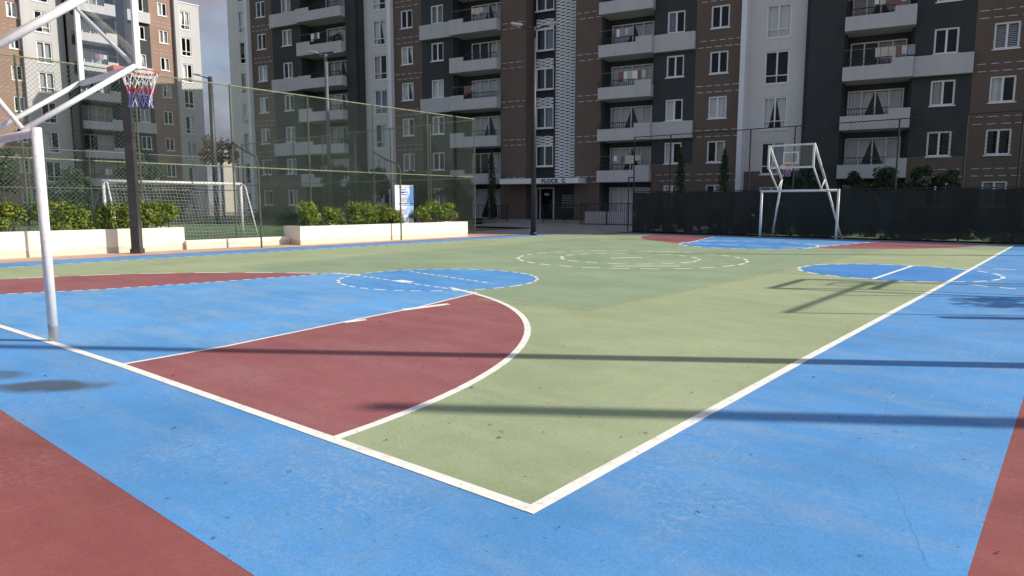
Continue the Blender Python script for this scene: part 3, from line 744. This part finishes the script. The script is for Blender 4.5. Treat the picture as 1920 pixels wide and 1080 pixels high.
# ------------------------------------------------------------------ hoop-and-goal frames
def hoop(label, loc, rz, cb=2.05, bz=2.9, bh=1.0, bw=1.8, gw=3.0, bo=1.15, r=.05, boff=0., back=1.25, sp=.55, nz=2.5, square=True, e=.035):
    """goal posts at local x=+-gw/2; the board stands bo metres towards local +y and the stays run back to -y"""
    t = thing('basketball_goal_frame', label, 'basketball hoop', loc, rz)
    g = gw/2; q = bw/2
    for sx in (-1,1):
        m = MB(); m.tube((sx*g,0,0),(sx*g,0,cb+r),r,14); m.build('post', M['goal'], t, True)
        nd = (boff+sx*q,-.42,nz)
        m = MB(); m.tube((boff+sx*q,bo-.03,bz+bh),nd,r*.95,10); m.tube(nd,(boff+sx*(q+sp),-back,0),r*.85,10); m.build('back_stay', M['goal'], t, True)
        m = MB(); m.tube((boff+sx*q,bo-.03,bz),(boff+sx*q,0,cb+r),r*.65,10); m.build('board_arm', M['goal'], t, True)
        m = MB(); m.tube((boff+sx*q,0,cb+r*1.6),nd,r*.6,8); m.build('brace', M['goal'], t, True)
    m = MB(); m.tube((-g-.0,0,cb),(g,0,cb),r*.95,14); m.build('crossbar', M['goal'], t, True)
    m = MB()
    for sx in (-1,1): m.box(boff+sx*q-e,boff+sx*q+e,bo-.03,bo+.03,bz-e,bz+bh+e)
    m.box(boff-q+e,boff+q-e,bo-.03,bo+.03,bz-e,bz+e); m.box(boff-q+e,boff+q-e,bo-.03,bo+.03,bz+bh-e,bz+bh+e)
    f = m.build('backboard_frame', M['goal'], t)
    m = MB(); m.add([(boff-q+e,bo,bz+e),(boff+q-e,bo,bz+e),(boff+q-e,bo,bz+bh-e),(boff-q+e,bo,bz+bh-e)],[(0,1,2,3)]); m.build('backboard', M['acryl'], f)
    if square:
        m = MB(); s = .29; z0 = bz+.15
        for a in (boff-s,boff+s-.04): m.box(a,a+.04,bo+.0065,bo+.009,z0,z0+.45)
        m.box(boff-s+.04,boff+s-.04,bo+.0065,bo+.009,z0,z0+.04); m.box(boff-s+.04,boff+s-.04,bo+.0065,bo+.009,z0+.41,z0+.45); m.build('target_square', M['line'], f)
    else:
        m = MB(); m.tube((boff-q+.05,bo-.06,bz+bh-.05),(boff+q-.05,bo-.06,bz+.05),.022,8); m.build('diagonal_brace', M['goal'], f)
    rz_ = bz+.10; cy = bo+.38; m = MB(); pts = [(boff+.225*math.cos(R(a)),cy+.225*math.sin(R(a)),rz_) for a in range(0,375,15)]
    m.path(pts,.011,6); m.box(boff-.11,boff+.11,bo+.032,bo+.17,rz_-.05,rz_+.02); rim = m.build('rim', M['rim'], t)
    m = MB(); K = 14; lev = [(0,.225),(.10,.19),(.19,.165),(.28,.145),(.37,.135),(.46,.15)]
    for j in range(len(lev)-1):
        (za,ra),(zb,rb) = lev[j], lev[j+1]; mi = 0 if j < 2 else (1 if j == 2 else 2)
        for i in range(K):
            a0 = 2*math.pi*(i+.5*(j%2))/K
            mj = rng.choice([mi,mi,mi,0]) if j else 0
            for dd in (-.5,.5):
                a1 = a0 + 2*math.pi*dd/K
                m.tube((boff+ra*math.cos(a0),cy+ra*math.sin(a0),rz_-za),(boff+rb*math.cos(a1)+rng.uniform(-.01,.01),cy+rb*math.sin(a1),rz_-zb+rng.uniform(-.012,.012)),.0046,5,mi=mj)
    m.build('net', [M['net'],M['nred'],M['nblue']], rim); return t
hoop('near white basketball frame at the left edge, net red, white and blue', (-9.74,2.36,0), 0, cb=2.17, bz=3.06, bh=1.05, gw=2.9, bo=1.22, r=.047, nz=2.86, boff=.08, square=False, e=.027)
hoop('small far white basketball and goal frame in front of the dark netting', (-8.93,28.85,0), R(180), cb=1.95, bz=2.83, bh=.86, gw=3.0, bw=1.7, bo=1.2, r=.05, back=1.2, sp=.55, nz=2.42)
hoop('white basketball frame outside the photo, its shadow beside the right-hand blue circle', (2.3,16.3,0), R(90), cb=2.06, bz=2.9, bh=1.05)
# frame added for its bar shadow, behind that right-hand hoop: only its shadow shows
t = thing('shadow_frame', 'tall frame outside the photo, casting the widest bar of shadow on the light green', 'frame', (3.85,16.3,0))
for y in (-2.3,0,2.3):
    m = MB(); m.tube((0,y,0),(0,y,5.15),.028,8); m.build('post', M['gpost'], t)
m = MB(); m.box(-.03,.03,-2.33,2.33,5.15,5.205); m.build('beam', M['gpost'], t)
# football goal behind the left fence
t = thing('football_goal', 'white football goal with net on the turf pitch behind the left fence', 'goal', (-26.0,11.75,.18))
for sy in (-1,1):
    m = MB(); m.tube((0,sy*2.5,0),(0,sy*2.5,2.03),.055,10); m.build('post', M['goal'], t, True)
    m = MB(); m.path([(0,sy*2.5,2.03),(.35,sy*2.5,1.95),(1.1,sy*2.52,0)],.03,8); m.build('net_stay', M['goal'], t, True)
m = MB(); m.tube((0,-2.55,2.03),(0,2.55,2.03),.055,10); m.build('crossbar', M['goal'], t, True)
m = MB()
for i in range(43):
    y = -2.5+5*i/42; pts = [(.35,y,1.93),(.6,y,1.25+.05*math.sin(i)),(1.1,y,.02)]; m.path(pts,.0034,3)
for j in range(18):
    f_ = j/17; x = .35+.75*f_; z = 1.93*(1-f_)+.02; m.path([(x-.06*math.sin(f_*3),-2.5+.5*i,z+.02*math.sin(i*1.3+j)) for i in range(11)],.0034,3)
m.build('net', M['net'], t)

# ------------------------------------------------------------------ lamp poles
def flood(m, x, y, z, dx): m.box(x-.2,x+.2,y-.16,y+.16,z-.05,z+.06)
def lamp_pole(label, loc, h, r0, r1, mat, heads, square=False, rz=0, group=None):
    t = thing('lamp_pole', label, 'lamp pole', loc, rz, group)
    m = MB(); n = 4 if square else 10
    m.tube((0,0,.0),(0,0,h),r0,n,r1); m.tube((0,0,0),(0,0,.14),r0*1.25,n); m.build('pole', mat, t, not square)
    m = MB(); 
    for hx in heads: m.tube((0,0,h-.12),(hx*.62,0,h+.06),.035,6)
    m.build('arm', mat, t)
    for hx in heads:
        m = MB(); m.add([(hx*.5,-.17,h+.03),(hx*1.02,-.17,h+.13),(hx*1.02,.17,h+.13),(hx*.5,.17,h+.03),(hx*.52,-.13,h+.13),(hx*.98,-.13,h+.2),(hx*.98,.13,h+.2),(hx*.52,.13,h+.13)],
                        [(4,5,6,7),(0,1,5,4),(1,2,6,5),(2,3,7,6),(3,0,4,7)]); f = m.build('floodlight', M['galv'], t)
        m = MB(); m.add([(hx*.52,-.15,h+.031),(hx*1.0,-.15,h+.123),(hx*1.0,.15,h+.123),(hx*.52,.15,h+.031)],[(0,3,2,1)]); m.build('lens', M['lens'], f)
    return t
lamp_pole('dark square lamp pole in front of the left planter, behind the hoop net', (-21.1,8.28,0), 9.3, .165, .15, M['pole'], (-1,1), True, R(45))
lamp_pole('black lamp pole with twin floodlights in front of the apartment entrance', (-19.24,24.62,0), 9.15, .125, .085, M['iron'], (-1,1), False, R(35))
lamp_pole('grey lamp pole with twin floodlights seen through the left fence before the balconies', (-36,25.6,0), 10.4, .14, .10, M['dgalv'], (-1,1), False, R(40))
lamp_pole('dark lamp pole standing in the gap of sky between the two apartment blocks', (-40.5,20.6,0), 8.9, .17, .13, M['pole'], (-1,), False, R(30))
lamp_pole('lamp pole outside the photo, its long shadow crossing the near red area', (2.75,9.70,0), 9.6, .13, .085, M['pole'], (), False, R(35))
lamp_pole('lamp pole outside the photo, its thin shadow crossing the far green by the centre circle', (1.7,25.7,0), 9.0, .11, .08, M['pole'], (), False, R(35))
t = thing('shadow_pole', 'thick pole outside the photo, its broad soft shadow crossing the near sideline', 'pole', (7.6,11.0,0))  # unseen pole put here to cast the broad shadow
m = MB(); m.tube((0,0,0),(0,0,8.7),.165,10,.10); m.build('shaft', M['bark'], t)

t = thing('shadow_pole', 'short added pole outside the photo, its shadow a dark band at the right edge', 'pole', (5.3,14.75,0))  # unseen short pole, added to throw the dark band
m = MB(); m.tube((0,0,0),(0,0,5.0),.14,10,.10); m.build('shaft', M['bark'], t)
# ------------------------------------------------------------------ trees and hedges
def tree(name, label, loc, h, cr, ch, mats, n=14, leaf=.10, cnt=190, trunk=.1, wts=None, group=None, spread=1.):
    t = thing(name, label, 'tree', loc, 0, group); m = MB(); br = MB()
    br.tube((0,0,-.1),(0,0,h-ch*.6),trunk,8,trunk*.6)
    for i in range(n):
        a = rng.uniform(0,6.28); rr = math.sqrt(rng.random())*cr*.72*spread; z = h - ch + ch*rng.uniform(.15,.9)
        k_ = 1 - .45*abs((z-(h-ch*.5))/(ch*.5)); c_ = (math.cos(a)*rr*k_, math.sin(a)*rr*k_, z); r = cr*rng.uniform(.26,.42)
        leaves(m, c_, (r,r,r*.8), cnt, leaf, len(mats), wts); br.tube((0,0,h-ch),c_,trunk*.35,5,trunk*.1)
    m.build('crown', mats, t); br.build('trunk', M['bark'], t); return t
def cypress(label, loc, h, r):
    t = thing('cypress_tree', label, 'tree', loc); m = MB()
    for i in range(26):
        f_ = i/25; rr = r*(1-f_)**.6*(.5+.5*min(1,f_*6))+.05; leaves(m, (rng.uniform(-.08,.08),rng.uniform(-.08,.08),.3+f_*(h-.4)), (rr,rr,.28), 70, .075, 2)
    m.build('crown', [M['dk1'],M['dk2']], t); m = MB(); m.tube((0,0,-.1),(0,0,h*.6),.05,6,.02); m.build('trunk', M['bark'], t)
cypress('slim dark cypress against the brown wall left of the white pilaster', local(12.1,-2.2,.2), 4.3, .42)
cypress('slim dark cypress right beside the foot of the white pilaster', local(14.55,-2.0,.2), 4.2, .45)
cypress('tall dark cypress at the brown wall corner left of the entrance canopy', local(-.95,-1.1,.2), 4.7, .42)
DK = [M['dk1'],M['dk1'],M['dk2']]
for x, y, h_, cr, lb in [(-12.0,36.4,3.3,.9,'behind the left half of the far goal'),(-10.7,36.4,3.15,.8,'behind the right half of the far goal'),(-8.5,36.6,3.2,.95,'first one right of the far goal'),
        (-7.2,36.8,3.1,1.0,'second one right of the far goal'),(-5.9,36.6,3.3,.9,'third one right of the far goal'),(-4.9,36.9,3.05,.8,'farthest right by the brown wall')]:
    tree('bush', 'dark green bush above the shade netting, '+lb, (x,y,.1), h_, cr, 1.9, DK, 11, .085, 170, .05, group='bushes behind the shade netting')
tree('broadleaf_tree', 'added tree outside the photo, its leafy shadow speckling the blue at the right edge', (4.6,15.9,0), 4.6, .9, 1.6, DK, 12, .08, 70, .07)  # unseen tree, added for the shadow of its crown
# small palm left of the entrance
t = thing('palm_tree', 'small dark palm by the fence corner left of the entrance', 'tree', local(-3.4,-3.6,.2)); m = MB(); f = MB()
m.tube((0,0,0),(0,0,1.9),.10,8,.07); m.build('trunk', M['bark'], t)
for i in range(17):
    a = i*2.4; up = rng.uniform(.1,1.0); L = rng.uniform(.9,1.3); prev = Vector((0,0,1.9))
    for j in range(1,9):
        u_ = j/8; p = Vector((math.cos(a)*L*u_, math.sin(a)*L*u_, 1.9+up*u_*1.1-1.3*u_*u_)); side = Vector((-math.sin(a),math.cos(a),0))
        for sg in (-1,1): f.add([prev, p, p+side*sg*.30*(1.1-u_)-Vector((0,0,.12))+ (p-prev)*.6], [(0,1,2)], rng.randrange(2))
        prev = p
f.build('crown', [M['dk1'],M['dk2']], t)
tree('shrub', 'bright green rounded shrub on the low grey wall left of the entrance', local(-1.9,-5.2,.5), .85, .6, .75, [M['dk2'],M['lf2']], 8, .06, 150, .03)
# behind the pitch
tree('flowering_tree', 'tree with coral blossom in the gap between the two apartment blocks', (-44.3,23.0,.1), 5.7, 1.35, 1.7, [M['dk2'],M['pink'],M['dk1']], 20, .10, 120, .11, (5,4,2), spread=1.3)
for i, (x, y, h_, cr, lb) in enumerate([(-37.5,27.4,3.7,1.7,'just right of the football goal'),(-34.6,27.9,3.5,1.6,'second one right of the football goal'),(-31.6,28.6,3.2,1.5,'behind the tall planter shrubs at the left end'),(-28.8,29.4,3.0,1.4,'nearest to the banner'),
        (-47,11.5,4.4,1.9,'left of the football goal'),(-46.5,14.5,3.4,1.8,'behind the left goal post of the football goal'),(-46.5,18.6,4.1,1.9,'behind the middle of the football net'),(-47,21.4,2.7,1.3,'below the flowering tree')]):
    tree('broadleaf_tree', 'dark green tree beyond the pitch, '+lb, (x,y,.1), h_, cr, h_*.72, DK, 15, .13, 150, .09, group='dark trees beyond the football pitch')
def hedge(label, x0, y0, x1, y1, h_, wd):
    m = MB(); L = math.dist((x0,y0),(x1,y1)); n = int(L/.55)
    for i in range(n):
        f_ = i/n; leaves(m, ((x1-x0)*f_+rng.uniform(-.2,.2),(y1-y0)*f_+rng.uniform(-.2,.2),h_*rng.uniform(.35,.75)), (wd,wd,h_*.42), 120, .085, 3)
    o = m.build('hedge', DK, loc=(x0,y0,.15)); tag(o, label, 'hedge')
hedge('low dark hedge along the far end of the football pitch', -45,25.2,-25,26.3,1.15,.4)
hedge('low dark hedge along the far side of the football pitch', -45.2,-2,-45.2,20,1.3,.45)

# ------------------------------------------------------------------ light, sky, camera
EL = R(32); AZ = math.atan2(.819,.573)
S = Vector((math.sin(AZ)*math.cos(EL), math.cos(AZ)*math.cos(EL), math.sin(EL)))
sun = bpy.data.lights.new('sun','SUN'); sun.energy = 5.0; sun.angle = R(.53); sun.color = (1.0,.94,.84)
so = bpy.data.objects.new('sun', sun); col.objects.link(so); so.rotation_euler = (-S).to_track_quat('-Z','Y').to_euler(); so.location = (20,20,40)
wd = bpy.data.worlds.new('World'); sc.world = wd; wd.use_nodes = True; nt = wd.node_tree; bg = nt.nodes['Background']
sky = N(nt,'ShaderNodeTexSky', sky_type='NISHITA'); sky.sun_disc = False; sky.sun_elevation = EL; sky.sun_rotation = AZ
tc = N(nt,'ShaderNodeTexCoord'); mp = N(nt,'ShaderNodeMapping'); mp.inputs['Scale'].default_value = (1,1,2.2); nt.links.new(tc.outputs['Generated'], mp.inputs['Vector'])
cl = ramp(nt, noise(nt, mp.outputs['Vector'], 3.2, 9, .62), .36, .60)
cc = mix(nt, ramp(nt, noise(nt, mp.outputs['Vector'], 5.5, 8, .6), .35, .66), (1.8,1.9,2.45), (3.0,3.0,3.5))
nt.links.new(mix(nt, cl, sky.outputs['Color'], cc), bg.inputs['Color']); bg.inputs['Strength'].default_value = .14
cam = bpy.data.cameras.new('camera'); cam.lens = 24; cam.sensor_width = 36; cam.clip_end = 2000; cam.clip_start = .05
co = bpy.data.objects.new('camera', cam); col.objects.link(co); co.location = (0,0,1.45); co.rotation_euler = (R(90-7.08),0,R(39.8)); sc.camera = co
sc.view_settings.view_transform = 'Standard'; sc.view_settings.look = 'None'; sc.view_settings.exposure = 0; sc.view_settings.gamma = 1
